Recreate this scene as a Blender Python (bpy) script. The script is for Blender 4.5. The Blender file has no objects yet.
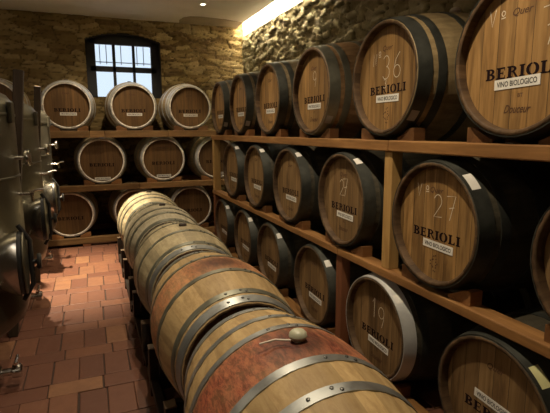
import bpy, bmesh, math, random
import numpy as np
from mathutils import Vector, Matrix
random.seed(7)
S = bpy.context.scene
COL = S.collection
PI = math.pi
ZC = 1.48                      # eye height above the floor

# ------------------------------------------------------------------ helpers
def tag(o, label=None, cat=None, group=None, kind=None):
    if label: o['label'] = label
    if cat: o['category'] = cat
    if group: o['group'] = group
    if kind: o['kind'] = kind
    return o

def empty(name, loc=(0, 0, 0), rz=0.0):
    o = bpy.data.objects.new(name, None)
    o.empty_display_size = .1
    o.location = loc; o.rotation_euler = (0, 0, rz)
    COL.objects.link(o)
    return o

def link(name, me, parent=None, loc=None, rot=None):
    o = bpy.data.objects.new(name, me)
    COL.objects.link(o)
    if parent: o.parent = parent
    if loc is not None: o.location = loc
    if rot is not None: o.rotation_euler = rot
    return o

class MB:
    """collects shapes into one mesh"""
    def __init__(s): s.v = []; s.f = []; s.a = []; s.sm = []
    def add(s, vs, fs, a=0.0, smooth=False):
        n = len(s.v)
        s.v += [tuple(x) for x in vs]
        for f in fs:
            s.f.append(tuple(n + i for i in f)); s.a.append(a); s.sm.append(smooth)
    def box(s, c, d, M=None, a=0.0, bev=0.0):
        x, y, z = d[0]/2, d[1]/2, d[2]/2
        if bev <= 0:
            vs = [(sx*x, sy*y, sz*z) for sz in (-1, 1) for sy in (-1, 1) for sx in (-1, 1)]
            fs = [(0,2,3,1),(4,5,7,6),(0,1,5,4),(2,6,7,3),(0,4,6,2),(1,3,7,5)]
        else:
            bm = bmesh.new(); bmesh.ops.create_cube(bm, size=1)
            for v in bm.verts: v.co = Vector((v.co.x*d[0], v.co.y*d[1], v.co.z*d[2]))
            bmesh.ops.bevel(bm, geom=bm.edges[:], offset=bev, segments=2, affect='EDGES', profile=.5)
            bm.verts.ensure_lookup_table(); bm.verts.index_update()
            vs = [tuple(v.co) for v in bm.verts]; fs = [tuple(v.index for v in f.verts) for f in bm.faces]; bm.free()
        vs = [Vector(v) for v in vs]
        if M is not None: vs = [M @ v for v in vs]
        s.add([v + Vector(c) for v in vs], fs, a)
    def tube(s, pts, r, n=10, a=0.0, caps=True):
        pts = [Vector(p) for p in pts]
        rs = r if isinstance(r, (list, tuple)) else [r]*len(pts)
        up = None; vs = []; fs = []
        for i, p in enumerate(pts):
            t = (pts[min(i+1, len(pts)-1)] - pts[max(i-1, 0)]).normalized()
            if up is None:
                up = Vector((0, 0, 1)) if abs(t.z) < .9 else Vector((1, 0, 0))
            u = (up - t*up.dot(t)).normalized(); w = t.cross(u); up = u
            for k in range(n):
                an = 2*PI*k/n
                vs.append(p + (u*math.cos(an) + w*math.sin(an))*rs[i])
        for i in range(len(pts)-1):
            for k in range(n):
                k2 = (k+1) % n
                fs.append((i*n+k, i*n+k2, (i+1)*n+k2, (i+1)*n+k))
        s.add(vs, fs, a, True)
        if caps:
            m = len(pts)-1
            s.add(vs[:n], [tuple(range(n-1, -1, -1))], a); s.add(vs[m*n:], [tuple(range(n))], a)
    def lathe(s, prof, n=48, M=None, a=None, closed=False, smooth=True):
        """prof = [(r, h)], axis local Z, M places it"""
        vs = []; m = len(prof)
        for (r, h) in prof:
            for k in range(n):
                an = 2*PI*k/n
                v = Vector((r*math.cos(an), r*math.sin(an), h))
                vs.append(M @ v if M is not None else v)
        b = len(s.v); s.v += [tuple(v) for v in vs]
        for i in range(m-1 if not closed else m):
            j = (i+1) % m
            for k in range(n):
                k2 = (k+1) % n
                s.f.append((b+i*n+k, b+i*n+k2, b+j*n+k2, b+j*n+k))
                s.a.append(a(k) if a else 0.0); s.sm.append(smooth)
    def mesh(s, name, mat, sharp=35):
        me = bpy.data.meshes.new(name)
        me.from_pydata(s.v, [], s.f)
        at = me.attributes.new('tone', 'FLOAT', 'FACE')
        at.data.foreach_set('value', s.a)
        me.polygons.foreach_set('use_smooth', s.sm)
        bm = bmesh.new(); bm.from_mesh(me); bmesh.ops.recalc_face_normals(bm, faces=bm.faces[:]); bm.to_mesh(me); bm.free()
        if any(s.sm):
            try: me.set_sharp_from_angle(angle=math.radians(sharp))
            except Exception: pass
        if mat: me.materials.append(mat)
        me.update()
        return me
    def build(s, name, mat, parent=None, loc=None, rot=None):
        return link(name, s.mesh(name, mat), parent, loc, rot)

AX = {'x': Matrix.Rotation(PI/2, 3, 'Y'), 'y': Matrix.Rotation(-PI/2, 3, 'X'), 'z': Matrix.Identity(3)}

# ------------------------------------------------------------------ materials
def srgb(r, g, b):
    f = lambda c: (c/12.92 if c <= .04045 else ((c+.055)/1.055)**2.4)
    return (f(r/255), f(g/255), f(b/255), 1)

class NT:
    def __init__(s, name):
        s.m = bpy.data.materials.new(name); s.m.use_nodes = True
        s.t = s.m.node_tree; s.n = s.t.nodes; s.l = s.t.links
        s.b = s.n.get('Principled BSDF')
    def node(s, t, **k):
        n = s.n.new(t)
        for a, v in k.items(): setattr(n, a, v)
        return n
    def put(s, n, i, v):
        if hasattr(v, 'is_output'): s.l.new(v, n.inputs[i])
        else: n.inputs[i].default_value = v
    def math(s, op, a, b=0.0, c=None, clamp=False):
        n = s.node('ShaderNodeMath', operation=op, use_clamp=clamp)
        s.put(n, 0, a); s.put(n, 1, b)
        if c is not None: s.put(n, 2, c)
        return n.outputs[0]
    def coord(s, scale=(1, 1, 1), kind='Object', off=None):
        t = s.node('ShaderNodeTexCoord'); m = s.node('ShaderNodeMapping')
        s.l.new(t.outputs[kind], m.inputs[0]); m.inputs['Scale'].default_value = scale
        if off is not None: s.put(m, 'Location', off)
        return m.outputs[0]
    def xyz(s, v):
        n = s.node('ShaderNodeSeparateXYZ'); s.l.new(v, n.inputs[0]); return n.outputs
    def noise(s, v, scale=5, detail=4, rough=.55, dist=0):
        n = s.node('ShaderNodeTexNoise'); s.l.new(v, n.inputs['Vector'])
        n.inputs['Scale'].default_value = scale; n.inputs['Detail'].default_value = detail
        n.inputs['Roughness'].default_value = rough; n.inputs['Distortion'].default_value = dist
        return n.outputs['Fac']
    def ramp(s, f, stops):
        n = s.node('ShaderNodeValToRGB'); s.l.new(f, n.inputs[0]); e = n.color_ramp.elements
        while len(e) < len(stops): e.new(.5)
        for i, (p, c) in enumerate(stops): e[i].position = p; e[i].color = c
        return n.outputs[0]
    def mix(s, f, a, b, mode='MIX'):
        n = s.node('ShaderNodeMix', data_type='RGBA', blend_type=mode, clamp_factor=True)
        s.put(n, 0, f); s.put(n, 6, a); s.put(n, 7, b)
        return n.outputs[2]
    def attr(s, name):
        n = s.node('ShaderNodeAttribute', attribute_name=name); return n
    def rnd(s):
        return s.node('ShaderNodeObjectInfo').outputs['Random']
    def mr(s, f, a, b, c=0., d=1.):
        n = s.node('ShaderNodeMapRange'); s.put(n, 0, f)
        for i, v in enumerate((a, b, c, d)): s.put(n, 1+i, v)
        return n.outputs[0]
    def bump(s, h, strength=.3, dist=.01):
        n = s.node('ShaderNodeBump'); s.l.new(h, n.inputs['Height'])
        n.inputs['Strength'].default_value = strength; n.inputs['Distance'].default_value = dist
        s.l.new(n.outputs[0], s.b.inputs['Normal'])
    def out(s, col=None, rough=.6, metal=0., spec=None):
        if col is not None: s.put(s.b, 'Base Color', col)
        s.put(s.b, 'Roughness', rough); s.put(s.b, 'Metallic', metal)
        if spec is not None: s.b.inputs['Specular IOR Level'].default_value = spec
        return s.m

def grey(f): return (f, f, f, 1)

def wood(name, ca, cb, cc, grain='y', rough=.65, tonevar=.35):
    k = NT(name)
    sc = {'x': (2, 26, 26), 'y': (26, 2, 26), 'z': (26, 26, 2)}[grain]
    v = k.coord(sc)
    n1 = k.noise(v, 1.0, 5, .65, .4)
    n2 = k.noise(k.coord((1, 1, 1)), 3.5, 3, .6)
    col = k.ramp(n1, [(.28, ca), (.52, cb), (.75, cc)])
    col = k.mix(k.mr(n2, .35, .75, 0, .55), col, ca, 'MIX')
    t = k.attr('tone').outputs['Fac']
    br = k.math('ADD', k.math('MULTIPLY', t, tonevar*2), 1-tonevar)
    hs = k.node('ShaderNodeHueSaturation'); k.put(hs, 'Value', br); k.put(hs, 'Color', col)
    k.bump(n1, .25, .004)
    return k.out(hs.outputs[0], rough, spec=.3)

def stave_mat(name, ca, cb, cc, red=0.0, redcol=(.12, .02, .012, 1), bung=0.0, dirt=0.0, rough=.55, redw=.115):
    """barrel body: grain along local Y, one tone per stave, optional wine stain round the bilge"""
    k = NT(name)
    n1 = k.noise(k.coord((34, 4, 34)), 1.0, 5, .7, .5)
    n2 = k.noise(k.coord((6, 5, 6)), 1.0, 5, .65)
    col = k.ramp(n1, [(.25, ca), (.5, cb), (.78, cc)])
    t = k.attr('tone').outputs['Fac']
    r = k.rnd()
    br = k.math('ADD', k.math('MULTIPLY', t, .42), k.math('MULTIPLY', r, .22))
    hs = k.node('ShaderNodeHueSaturation'); k.put(hs, 'Value', k.math('ADD', br, .72)); k.put(hs, 'Color', col)
    col = hs.outputs[0]
    n4 = k.noise(k.coord((16, 9, 16)), 1.6, 6, .75)
    col = k.mix(k.mr(n4, .48, .68, 0, .55), col, ca)
    x, y, z = k.xyz(k.coord())
    dy = k.math('ABSOLUTE', k.math('SUBTRACT', y, .45))
    if red > 0:
        m = k.mr(k.math('ADD', dy, k.math('MULTIPLY', k.math('SUBTRACT', n2, .5), .07)), redw-.02, redw+.012, 1, 0)
        m = k.math('MULTIPLY', m, k.mr(n2, .25, .6, red*.55, red))
        m = k.math('MULTIPLY', m, k.mr(z, -.2, .1, .7, 1))
        fine = k.noise(k.coord((48, 17, 48)), 1.0, 6, .82, .35)
        rc = k.ramp(fine, [(.42, redcol), (.5, tuple(min(1, c*2.4+.01) for c in redcol[:3])+(1,)), (.60, (min(1, redcol[0]*3.4+.07), redcol[1]*3.2+.06, redcol[2]*2.6+.03, 1))])
        col = k.mix(m, col, rc)
    if bung > 0:
        d = k.math('SQRT', k.math('ADD', k.math('POWER', k.math('MULTIPLY', dy, 1.25), 2), k.math('POWER', k.math('ADD', x, .0), 2)))
        d = k.math('ADD', d, k.math('MULTIPLY', k.math('SUBTRACT', n2, .5), .10))
        m = k.math('MULTIPLY', k.mr(d, .05, .19, bung, 0), k.mr(z, 0, .05, 0, 1))
        col = k.mix(m, col, (.035, .010, .007, 1))
    if dirt > 0:
        n3 = k.noise(k.coord((3, 6, 3)), 1.6, 4, .6)
        col = k.mix(k.mr(n3, .4, .62, 0, dirt), col, (.028, .022, .013, 1))
    k.bump(n1, .25, .003)
    return k.out(col, rough, spec=.32)

def head_mat(name, ca, cb, cc, stain=.5):
    k = NT(name)
    co = k.coord()
    r = k.rnd()
    x, y, z = k.xyz(co)
    xs = k.math('ADD', k.math('MULTIPLY', x, 1/.074), k.math('MULTIPLY', r, 3.7))
    pl = k.math('FLOOR', xs); fr = k.math('FRACT', xs)
    wn = k.node('ShaderNodeTexWhiteNoise', noise_dimensions='2D')
    cv = k.node('ShaderNodeCombineXYZ'); k.put(cv, 0, pl); k.put(cv, 1, k.math('MULTIPLY', r, 57.3)); k.l.new(cv.outputs[0], wn.inputs['Vector'])
    tone = wn.outputs['Value']
    mv = k.node('ShaderNodeVectorMath', operation='ADD'); k.l.new(k.coord((42, 42, 2.6)), mv.inputs[0])
    cv2 = k.node('ShaderNodeCombineXYZ'); k.put(cv2, 0, k.math('MULTIPLY', r, 80)); k.put(cv2, 2, k.math('MULTIPLY', tone, 30)); k.l.new(cv2.outputs[0], mv.inputs[1])
    n1 = k.noise(mv.outputs[0], 1.0, 5, .68, .4)
    col = k.ramp(n1, [(.24, ca), (.5, cb), (.76, cc)])
    hs = k.node('ShaderNodeHueSaturation'); k.put(hs, 'Color', col)
    k.put(hs, 'Value', k.math('ADD', k.math('MULTIPLY', tone, .38), k.math('ADD', .72, k.math('MULTIPLY', r, .2))))
    col = hs.outputs[0]
    # dark drips running down the grain from the joints
    mv2 = k.node('ShaderNodeVectorMath', operation='ADD'); k.l.new(k.coord((16, 16, 1.6)), mv2.inputs[0]); k.l.new(cv2.outputs[0], mv2.inputs[1])
    n2 = k.noise(mv2.outputs[0], 1.0, 4, .6, .8)
    col = k.mix(k.mr(n2, .47, .66, 0, stain), col, (.055, .028, .010, 1))
    gap = k.math('LESS_THAN', fr, .035)
    col = k.mix(k.math('MULTIPLY', gap, .75), col, (.02, .011, .005, 1))
    k.bump(k.math('SUBTRACT', n1, k.math('MULTIPLY', gap, 1.5)), .22, .004)
    return k.out(col, .58, spec=.3)

def metal(name, col, rough=.45, var=.3, metallic=.85, rust=None, scale=9):
    k = NT(name)
    n = k.noise(k.coord((1, 1, 1)), scale, 5, .65)
    c = k.mix(k.mr(n, .3, .7, 0, 1), tuple(x*(1-var) for x in col[:3])+(1,), col)
    if rust: c = k.mix(k.mr(k.noise(k.coord(), 14, 4, .7), .55, .72, 0, .6), c, rust)
    k.bump(n, .08, .002)
    return k.out(c, k.mr(n, .3, .7, rough-.08, rough+.1), metallic)

def plain(name, col, rough=.6, metallic=0.0, spec=None, nvar=.15, nscale=20):
    k = NT(name)
    n = k.noise(k.coord(), nscale, 3, .6)
    c = k.mix(k.mr(n, .3, .7, 0, 1), tuple(x*(1-nvar) for x in col[:3])+(1,), col)
    return k.out(c, rough, metallic, spec)

M = {}
M['stave_pale'] = stave_mat('pale_oak_staves', (.23, .185, .105, 1), (.36, .30, .18, 1), (.46, .39, .25, 1), dirt=.18)
M['stave_cream'] = stave_mat('cream_oak_staves', (.30, .26, .17, 1), (.44, .39, .27, 1), (.54, .485, .36, 1), dirt=.15)
M['stave_gold_stain'] = stave_mat('golden_oak_staves_stained_round_bung', (.24, .155, .07, 1), (.38, .265, .125, 1), (.48, .35, .185, 1), red=.62, redcol=(.16, .045, .02, 1), bung=.85)
M['stave_red'] = stave_mat('oak_staves_with_red_wine_band', (.27, .17, .075, 1), (.41, .285, .13, 1), (.51, .375, .19, 1), red=.96, redcol=(.115, .026, .014, 1), bung=.75)
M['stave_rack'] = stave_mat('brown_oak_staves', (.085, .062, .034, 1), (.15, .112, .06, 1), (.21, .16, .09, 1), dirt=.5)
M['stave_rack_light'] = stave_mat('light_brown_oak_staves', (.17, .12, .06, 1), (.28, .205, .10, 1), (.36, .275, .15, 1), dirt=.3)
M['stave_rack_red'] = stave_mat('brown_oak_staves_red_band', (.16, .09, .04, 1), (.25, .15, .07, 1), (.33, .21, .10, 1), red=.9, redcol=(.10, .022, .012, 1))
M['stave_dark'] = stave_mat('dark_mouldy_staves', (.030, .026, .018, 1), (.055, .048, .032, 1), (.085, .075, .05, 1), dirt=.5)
M['stave_back'] = stave_mat('tan_oak_staves', (.20, .14, .07, 1), (.32, .24, .13, 1), (.42, .33, .20, 1))
M['chime'] = wood('chime_wood', (.05, .028, .013, 1), (.10, .058, .027, 1), (.17, .11, .055, 1), 'y')
M['chime_pale'] = wood('pale_chime_wood', (.50, .45, .36, 1), (.72, .68, .60, 1), (.84, .81, .75, 1), 'y')
M['head'] = head_mat('barrel_head_oak', (.155, .080, .025, 1), (.275, .155, .053, 1), (.36, .22, .082, 1), .6)
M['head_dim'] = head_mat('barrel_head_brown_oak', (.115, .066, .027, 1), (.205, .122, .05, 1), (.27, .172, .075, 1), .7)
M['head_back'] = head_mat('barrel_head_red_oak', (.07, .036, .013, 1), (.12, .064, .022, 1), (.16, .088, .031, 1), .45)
M['hoop_grey'] = metal('galvanised_hoop', (.42, .44, .43, 1), .42, .35, .8)
M['hoop_olive'] = metal('olive_grey_hoop', (.27, .27, .21, 1), .45, .35, .75)
M['hoop_dark'] = metal('blackened_hoop', (.075, .078, .066, 1), .48, .5, .6)
M['hoop_bright'] = metal('bright_hoop', (.70, .71, .69, 1), .40, .2, .45)
M['rivet'] = metal('rivet_steel', (.16, .16, .15, 1), .45, .3, .8)
M['ink'] = plain('stamp_ink', (.014, .006, .007, 1), .8, spec=.1)
M['ink_brown'] = plain('branding_burn', (.085, .036, .013, 1), .75)
M['black_ink'] = plain('printed_black', (.015, .015, .015, 1), .6)
M['paper'] = plain('white_paper', (.72, .70, .64, 1), .6, nvar=.12)
M['paper_yellow'] = plain('yellowed_paper', (.62, .60, .30, 1), .6)
M['paper_grey'] = plain('greyed_paper', (.36, .35, .32, 1), .7)
M['chalk'] = plain('chalk', (.74, .64, .48, 1), .9, nvar=.35, nscale=120)
M['bung_dark'] = plain('dark_bung', (.035, .022, .016, 1), .55)
M['bung_pale'] = plain('pale_silicone', (.50, .50, .36, 1), .4)
M['bung_white'] = plain('white_silicone', (.62, .56, .46, 1), .45)
M['beam'] = wood('rack_beam_wood', (.16, .074, .023, 1), (.28, .138, .044, 1), (.38, .205, .072, 1), 'y')
M['beam_x'] = wood('back_rack_beam_wood', (.11, .058, .021, 1), (.21, .117, .042, 1), (.32, .19, .072, 1), 'x')
M['chock'] = wood('chock_wood', (.12, .05, .016, 1), (.20, .09, .03, 1), (.27, .13, .045, 1), 'x')
M['post_wood'] = wood('pale_post_wood', (.30, .17, .055, 1), (.44, .27, .095, 1), (.52, .34, .13, 1), 'z')
M['post_red'] = wood('red_brown_post_wood', (.12, .045, .018, 1), (.20, .075, .032, 1), (.25, .10, .045, 1), 'z')
M['post_dark'] = wood('dark_post_wood', (.022, .014, .008, 1), (.04, .026, .015, 1), (.06, .04, .024, 1), 'z')
M['stainless'] = metal('brushed_stainless', (.15, .138, .10, 1), .42, .12, .95, scale=3)
M['polished'] = metal('polished_stainless', (.72, .70, .66, 1), .20, .1, 1.0)
M['black_plastic'] = plain('black_plastic', (.012, .012, .012, 1), .4)
M['rack_steel'] = metal('dark_rack_steel', (.03, .024, .018, 1), .55, .5, .5, rust=(.07, .03, .014, 1))
M['rack_plate'] = metal('worn_rack_plate', (.15, .105, .065, 1), .5, .4, .4)
M['plaster'] = plain('ceiling_plaster', (.82, .78, .70, 1), .9, nvar=.10, nscale=3)
M['dim_wall'] = plain('dim_stone', (.15, .12, .075, 1), .95)
M['shade_patch'] = plain('ceiling_painted_shade', (.36, .29, .20, 1), .9, nvar=.2, nscale=4)  # plaster colour browned to carry painted shade
M['white_plaster'] = plain('white_plaster', (.80, .77, .70, 1), .9)
M['frame_black'] = plain('window_frame_black', (.012, .012, .014, 1), .5)
M['frame_grey'] = plain('pale_grille', (.70, .74, .78, 1), .6)
M['slot'] = plain('dark_slot', (.02, .016, .012, 1), .9)

def stone_mat(name, stops, mortar):
    k = NT(name)
    a = k.attr('stone'); m = k.attr('joint').outputs['Fac']
    col = k.ramp(a.outputs['Fac'], stops)
    n = k.noise(k.coord(), 14, 6, .7)
    n2 = k.noise(k.coord((1, 1, 1)), 3, 4, .6)
    hs = k.node('ShaderNodeHueSaturation'); k.put(hs, 'Color', col)
    k.put(hs, 'Value', k.math('ADD', .45, k.math('ADD', k.math('MULTIPLY', n, .7), k.math('MULTIPLY', n2, .45))))
    col = k.mix(m, hs.outputs[0], mortar)
    k.bump(k.math('ADD', k.noise(k.coord((1, 1, 3)), 12, 6, .75), k.math('MULTIPLY', k.noise(k.coord(), 45, 6, .75), .5)), .8, .025)
    return k.out(col, .92, spec=.15)
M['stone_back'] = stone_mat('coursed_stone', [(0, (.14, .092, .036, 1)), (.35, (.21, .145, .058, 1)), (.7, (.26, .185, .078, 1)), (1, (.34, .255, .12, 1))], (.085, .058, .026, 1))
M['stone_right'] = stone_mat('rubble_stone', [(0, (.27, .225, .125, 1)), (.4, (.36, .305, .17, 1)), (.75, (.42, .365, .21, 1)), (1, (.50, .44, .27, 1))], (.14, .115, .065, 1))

def tile_mat():
    k = NT('terracotta')
    t = k.attr('tone').outputs['Fac']
    col = k.ramp(t, [(0, (.115, .048, .030, 1)), (.4, (.145, .061, .036, 1)), (.8, (.175, .076, .042, 1)), (1, (.24, .12, .060, 1))])
    n = k.noise(k.coord(), 6, 6, .7)
    n2 = k.noise(k.coord(), 40, 4, .7)
    col = k.mix(k.mr(n, .38, .7, 0, .5), col, (.10, .042, .026, 1))
    col = k.mix(k.mr(n2, .62, .8, 0, .35), col, (.34, .22, .15, 1))
    k.bump(k.noise(k.coord(), 18, 5, .7), .25, .006)
    return k.out(col, k.mr(n, .3, .7, .42, .62), spec=.35)
M['tile'] = tile_mat()
M['grout'] = plain('grout', (.045, .026, .018, 1), .9)

def emis(name, col, st):
    k = NT(name)
    k.b.inputs['Emission Color'].default_value = col; k.b.inputs['Emission Strength'].default_value = st
    return k.out((.8, .8, .8, 1), .5)
M['led'] = emis('led_diffuser', (1, .87, .64, 1), 110)
M['lamp'] = emis('lamp_lens', (1, .90, .70, 1), 14)
def glass():
    k = NT('window_glass'); k.n.remove(k.b)
    tr = k.node('ShaderNodeBsdfTransparent'); gl = k.node('ShaderNodeBsdfGlossy'); gl.inputs['Roughness'].default_value = .02
    fr = k.node('ShaderNodeFresnel'); mx = k.node('ShaderNodeMixShader')
    k.l.new(fr.outputs[0], mx.inputs[0]); k.l.new(tr.outputs[0], mx.inputs[1]); k.l.new(gl.outputs[0], mx.inputs[2])
    tr.inputs[0].default_value = (.95, .97, 1, 1)
    k.l.new(mx.outputs[0], k.n['Material Output'].inputs[0])
    return k.m
M['glass'] = glass()

# ------------------------------------------------------------------ lettering
def text_mesh(txt, width, mat, key, height=None, bold=0.0, shear=0.0):
    cu = bpy.data.curves.new(key, 'FONT'); cu.body = txt; cu.align_x = 'CENTER'; cu.align_y = 'CENTER'
    cu.size = 1; cu.offset = bold; cu.shear = shear; cu.resolution_u = 3
    o = bpy.data.objects.new(key, cu); COL.objects.link(o)
    bpy.context.view_layer.update()
    me = bpy.data.meshes.new_from_object(o.evaluated_get(bpy.context.evaluated_depsgraph_get()))
    bpy.data.objects.remove(o); bpy.data.curves.remove(cu)
    xs = [v.co.x for v in me.vertices]; ys = [v.co.y for v in me.vertices]
    w = max(xs)-min(xs); h = max(ys)-min(ys)
    sx = width/w; sy = (height/h) if height else sx
    cx, cy = (max(xs)+min(xs))/2, (max(ys)+min(ys))/2
    for v in me.vertices: v.co = Vector(((v.co.x-cx)*sx, 0, (v.co.y-cy)*sy))   # stands in the local XZ plane
    me.name = key; me.materials.clear(); me.materials.append(mat)
    return me

def serif_word(word, width, height, mat, key):
    """slab-serif stencil capitals built from strokes"""
    mb = MB(); x = 0
    def rect(x0, y0, x1, y1): mb.add([(x0, 0, y0), (x1, 0, y0), (x1, 0, y1), (x0, 0, y1)], [(0, 1, 2, 3)])
    def ring(cx, cy, rx, ry, tx, ty, a0, a1, n=18):
        vs = []; fs = []
        for i in range(n+1):
            a = math.radians(a0+(a1-a0)*i/n); c, q = math.cos(a), math.sin(a)
            vs += [(cx+rx*c, 0, cy+ry*q), (cx+(rx-tx)*c, 0, cy+(ry-ty)*q)]
            if i: fs.append((2*i-2, 2*i, 2*i+1, 2*i-1))
        mb.add(vs, fs)
    def stem(x0, w=.25):
        rect(x0, 0, x0+w, 1); rect(x0-.09, 0, x0+w+.09, .12); rect(x0-.09, .88, x0+w+.09, 1)
    for ch in word:
        if ch == 'I': stem(x+.1); x += .50
        elif ch == 'L':
            stem(x+.1); rect(x+.3, 0, x+.74, .1); mb.add([(x+.74, 0, 0), (x+.74, 0, .32), (x+.68, 0, .32), (x+.58, 0, .1), (x+.58, 0, 0)], [(0, 1, 2, 3, 4)]); x += .86
        elif ch == 'E':
            stem(x+.1); rect(x+.3, 0, x+.74, .13); rect(x+.3, .87, x+.72, 1); rect(x+.34, .46, x+.56, .56); rect(x+.53, .36, x+.59, .66)
            rect(x+.68, .1, x+.74, .3); rect(x+.66, .7, x+.72, .9); x += .88
        elif ch == 'B':
            stem(x+.1); ring(x+.38, .74, .36, .26, .22, .12, -88, 88); ring(x+.38, .27, .42, .27, .24, .12, -88, 88)
            rect(x+.3, .91, x+.42, 1); rect(x+.3, 0, x+.42, .09); rect(x+.34, .46, x+.42, .55); x += .92
        elif ch == 'R':
            stem(x+.1); ring(x+.38, .73, .38, .27, .22, .12, -88, 88); rect(x+.3, .91, x+.42, 1); rect(x+.34, .46, x+.42, .55)
            mb.add([(x+.46, 0, .48), (x+.62, 0, .50), (x+.86, 0, .09), (x+.92, 0, .0), (x+.72, 0, 0)], [(0, 1, 2, 3, 4)]); x += .98
        elif ch == 'O':
            ring(x+.5, .5, .48, .52, .26, .12, 95, 265); ring(x+.5, .5, .48, .52, .26, .12, -85, 85); x += 1.06
    k = width/(x-.06)
    mb.v = [((vx-(x-.06)/2)*k, 0, (vz-.5)*height) for (vx, vy, vz) in mb.v]
    return mb.mesh(key, mat)

TXT_BERIOLI = serif_word('BERIOLI', .305, .042, M['ink'], 'stamped_name')
TXT_LABEL = text_mesh('VINO BIOLOGICO', .170, M['black_ink'], 'label_print', .020, .016)
TXT_TOP = text_mesh('Quer', .085, M['ink_brown'], 'cooper_brand', .030, .010, .3)
TXT_LOW = text_mesh('Douceur', .115, M['ink_brown'], 'lower_brand', .030, .012, .45)
TXT_LOT = text_mesh('BT', .022, M['ink_brown'], 'lot_mark', .014, .01)
def sprig():
    mb = MB()
    for a in range(0, 360, 24):
        r = .020+.007*math.sin(a*.2)
        c = Vector((r*math.cos(math.radians(a)), 0, r*1.5*math.sin(math.radians(a))))
        mb.add([c+Vector((-.003, 0, -.004)), c+Vector((.004, 0, -.002)), c+Vector((.003, 0, .005)), c+Vector((-.004, 0, .002))], [(0, 1, 2, 3)])
    return mb.mesh('round_brand', M['ink_brown'])
MARK_LOW = sprig()

def chalk_mesh(key, strokes, w=.0036):
    mb = MB()
    for st in strokes:
        pts = [Vector((p[0], 0, p[1])) for p in st]
        vs = []; fs = []
        for i, p in enumerate(pts):
            t = (pts[min(i+1, len(pts)-1)]-pts[max(i-1, 0)]).normalized(); n = Vector((-t.z, 0, t.x))*w/2
            vs += [p-n, p+n]
            if i: fs.append((2*i-2, 2*i, 2*i+1, 2*i-1))
        mb.add(vs, fs)
    return mb.mesh(key, M['chalk'])
def arc(cx, cy, rx, ry, a0, a1, n=10):
    return [(cx+rx*math.cos(math.radians(a0+(a1-a0)*i/n)), cy+ry*math.sin(math.radians(a0+(a1-a0)*i/n))) for i in range(n+1)]
def dg(d, x, y, h):
    w = h*.55
    T = lambda pts: [(x+a*w, y+b*h) for a, b in pts]
    return {'1': [T([(.2, .75), (.5, 1), (.45, 0)])],
            '2': [T(arc(.45, .72, .42, .28, 160, -40)+[(.05, .02), (.95, .06)])],
            '3': [T(arc(.4, .76, .4, .24, 150, -85)+arc(.4, .27, .48, .27, 85, -150))],
            '6': [T([(.8, 1), (.35, .75), (.1, .3)]+arc(.5, .25, .4, .25, 180, 540, 14))],
            '7': [T([(.02, .95), (.9, 1), (.4, 0)]), T([(.3, .48), (.8, .55)])],
            '9': [T(arc(.5, .72, .4, .28, 10, 370, 14)+[(.85, .4), (.6, 0)])],
            'N': [T([(.05, 0), (.1, 1), (.8, .05), (.9, 1)])],
            'o': [T(arc(.4, .8, .25, .16, 0, 360, 12)), T([(.1, .5), (.75, .52)])],
            'V': [T([(0, 1), (.4, 0), (.85, 1)])],
            's': [T(arc(.4, .7, .3, .2, 60, 260)+arc(.4, .3, .3, .2, 90, -140))]}[d]
CH = {}
CH['N36'] = chalk_mesh('chalk_number', dg('N', -.13, .075, .06)+dg('o', -.085, .085, .06)+dg('3', -.04, .0, .115)+dg('6', .045, .0, .12)+dg('3', -.03, -.045, .045))
CH['V27'] = chalk_mesh('chalk_number', dg('V', -.135, .115, .06)+dg('o', -.08, .11, .06)+dg('2', -.02, .03, .105)+dg('7', .06, .03, .11))
CH['27'] = chalk_mesh('chalk_number', dg('2', -.05, .02, .10)+dg('7', -.012, .021, .11))
CH['19'] = chalk_mesh('chalk_number', dg('1', -.06, .045, .115)+dg('9', .005, .01, .115))
CH['9'] = chalk_mesh('chalk_number', dg('9', -.02, .03, .10))
CH['V7'] = chalk_mesh('chalk_number', dg('V', -.15, .12, .06)+dg('o', -.10, .115, .055)+dg('7', .075, .02, .13))

# ------------------------------------------------------------------ the barrel
BL, RE, RB = .90, .283, .345
def rad(y):                                    # stave radius along the axis
    u = (y-BL/2)/(BL/2)
    return RB-(RB-RE)*(abs(u)**1.75)
NS = 30
def stave_mesh(mat, key, chime):
    mb = MB(); n = NS*3
    ys = [0, .01]+[BL*i/26 for i in range(1, 26)]+[BL-.01, BL]
    prof = [(rad(y) - (.004 if y in (0, BL) else 0), y) for y in ys]
    prof = [(.259, .040), (.262, .004)]+[(.265, 0)]+prof+[(.265, BL), (.262, BL-.004), (.259, BL-.040)]
    tones = [random.random() for _ in range(NS)]
    mb.lathe(prof, n, AX['y'], lambda k: tones[(k//3) % NS])
    me = mb.mesh(key, mat, 60); me.materials.append(chime); me.materials.append(M['chime'])
    for p in me.polygons:
        c = p.center
        if math.hypot(c.x, c.z) < .2615: p.material_index = 2
        elif c.y < .003 or c.y > BL-.003 or math.hypot(c.x, c.z) < .2655: p.material_index = 1
    for v in me.vertices:                      # shallow joint between staves
        r = math.hypot(v.co.x, v.co.z)
        if r > .27:
            an = math.atan2(v.co.z, v.co.x)
            k = round(an/(2*PI)*n) % 3
            s = (r-.0022)/r if k == 0 else 1
            v.co.x *= s; v.co.z *= s
    return me
def head_mesh(mat, y0, y1, key):
    mb = MB(); mb.lathe([(.0005, y0), (.10, y0), (.2605, y0), (.2605, y1), (.0005, y1)], 60, AX['y'], smooth=False)
    return mb.mesh(key, mat, 30)
def hoop_mesh(y0, w, mat, key):
    mb = MB(); m = 4; t = .0028
    o = [(rad(y0+w*i/m)+t, y0+w*i/m) for i in range(m+1)]
    i_ = [(rad(y0+w*i/m)-.001, y0+w*i/m) for i in range(m, -1, -1)]
    mb.lathe(o+i_, 72, AX['y'], closed=True)
    return mb.mesh(key, mat, 40)
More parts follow.
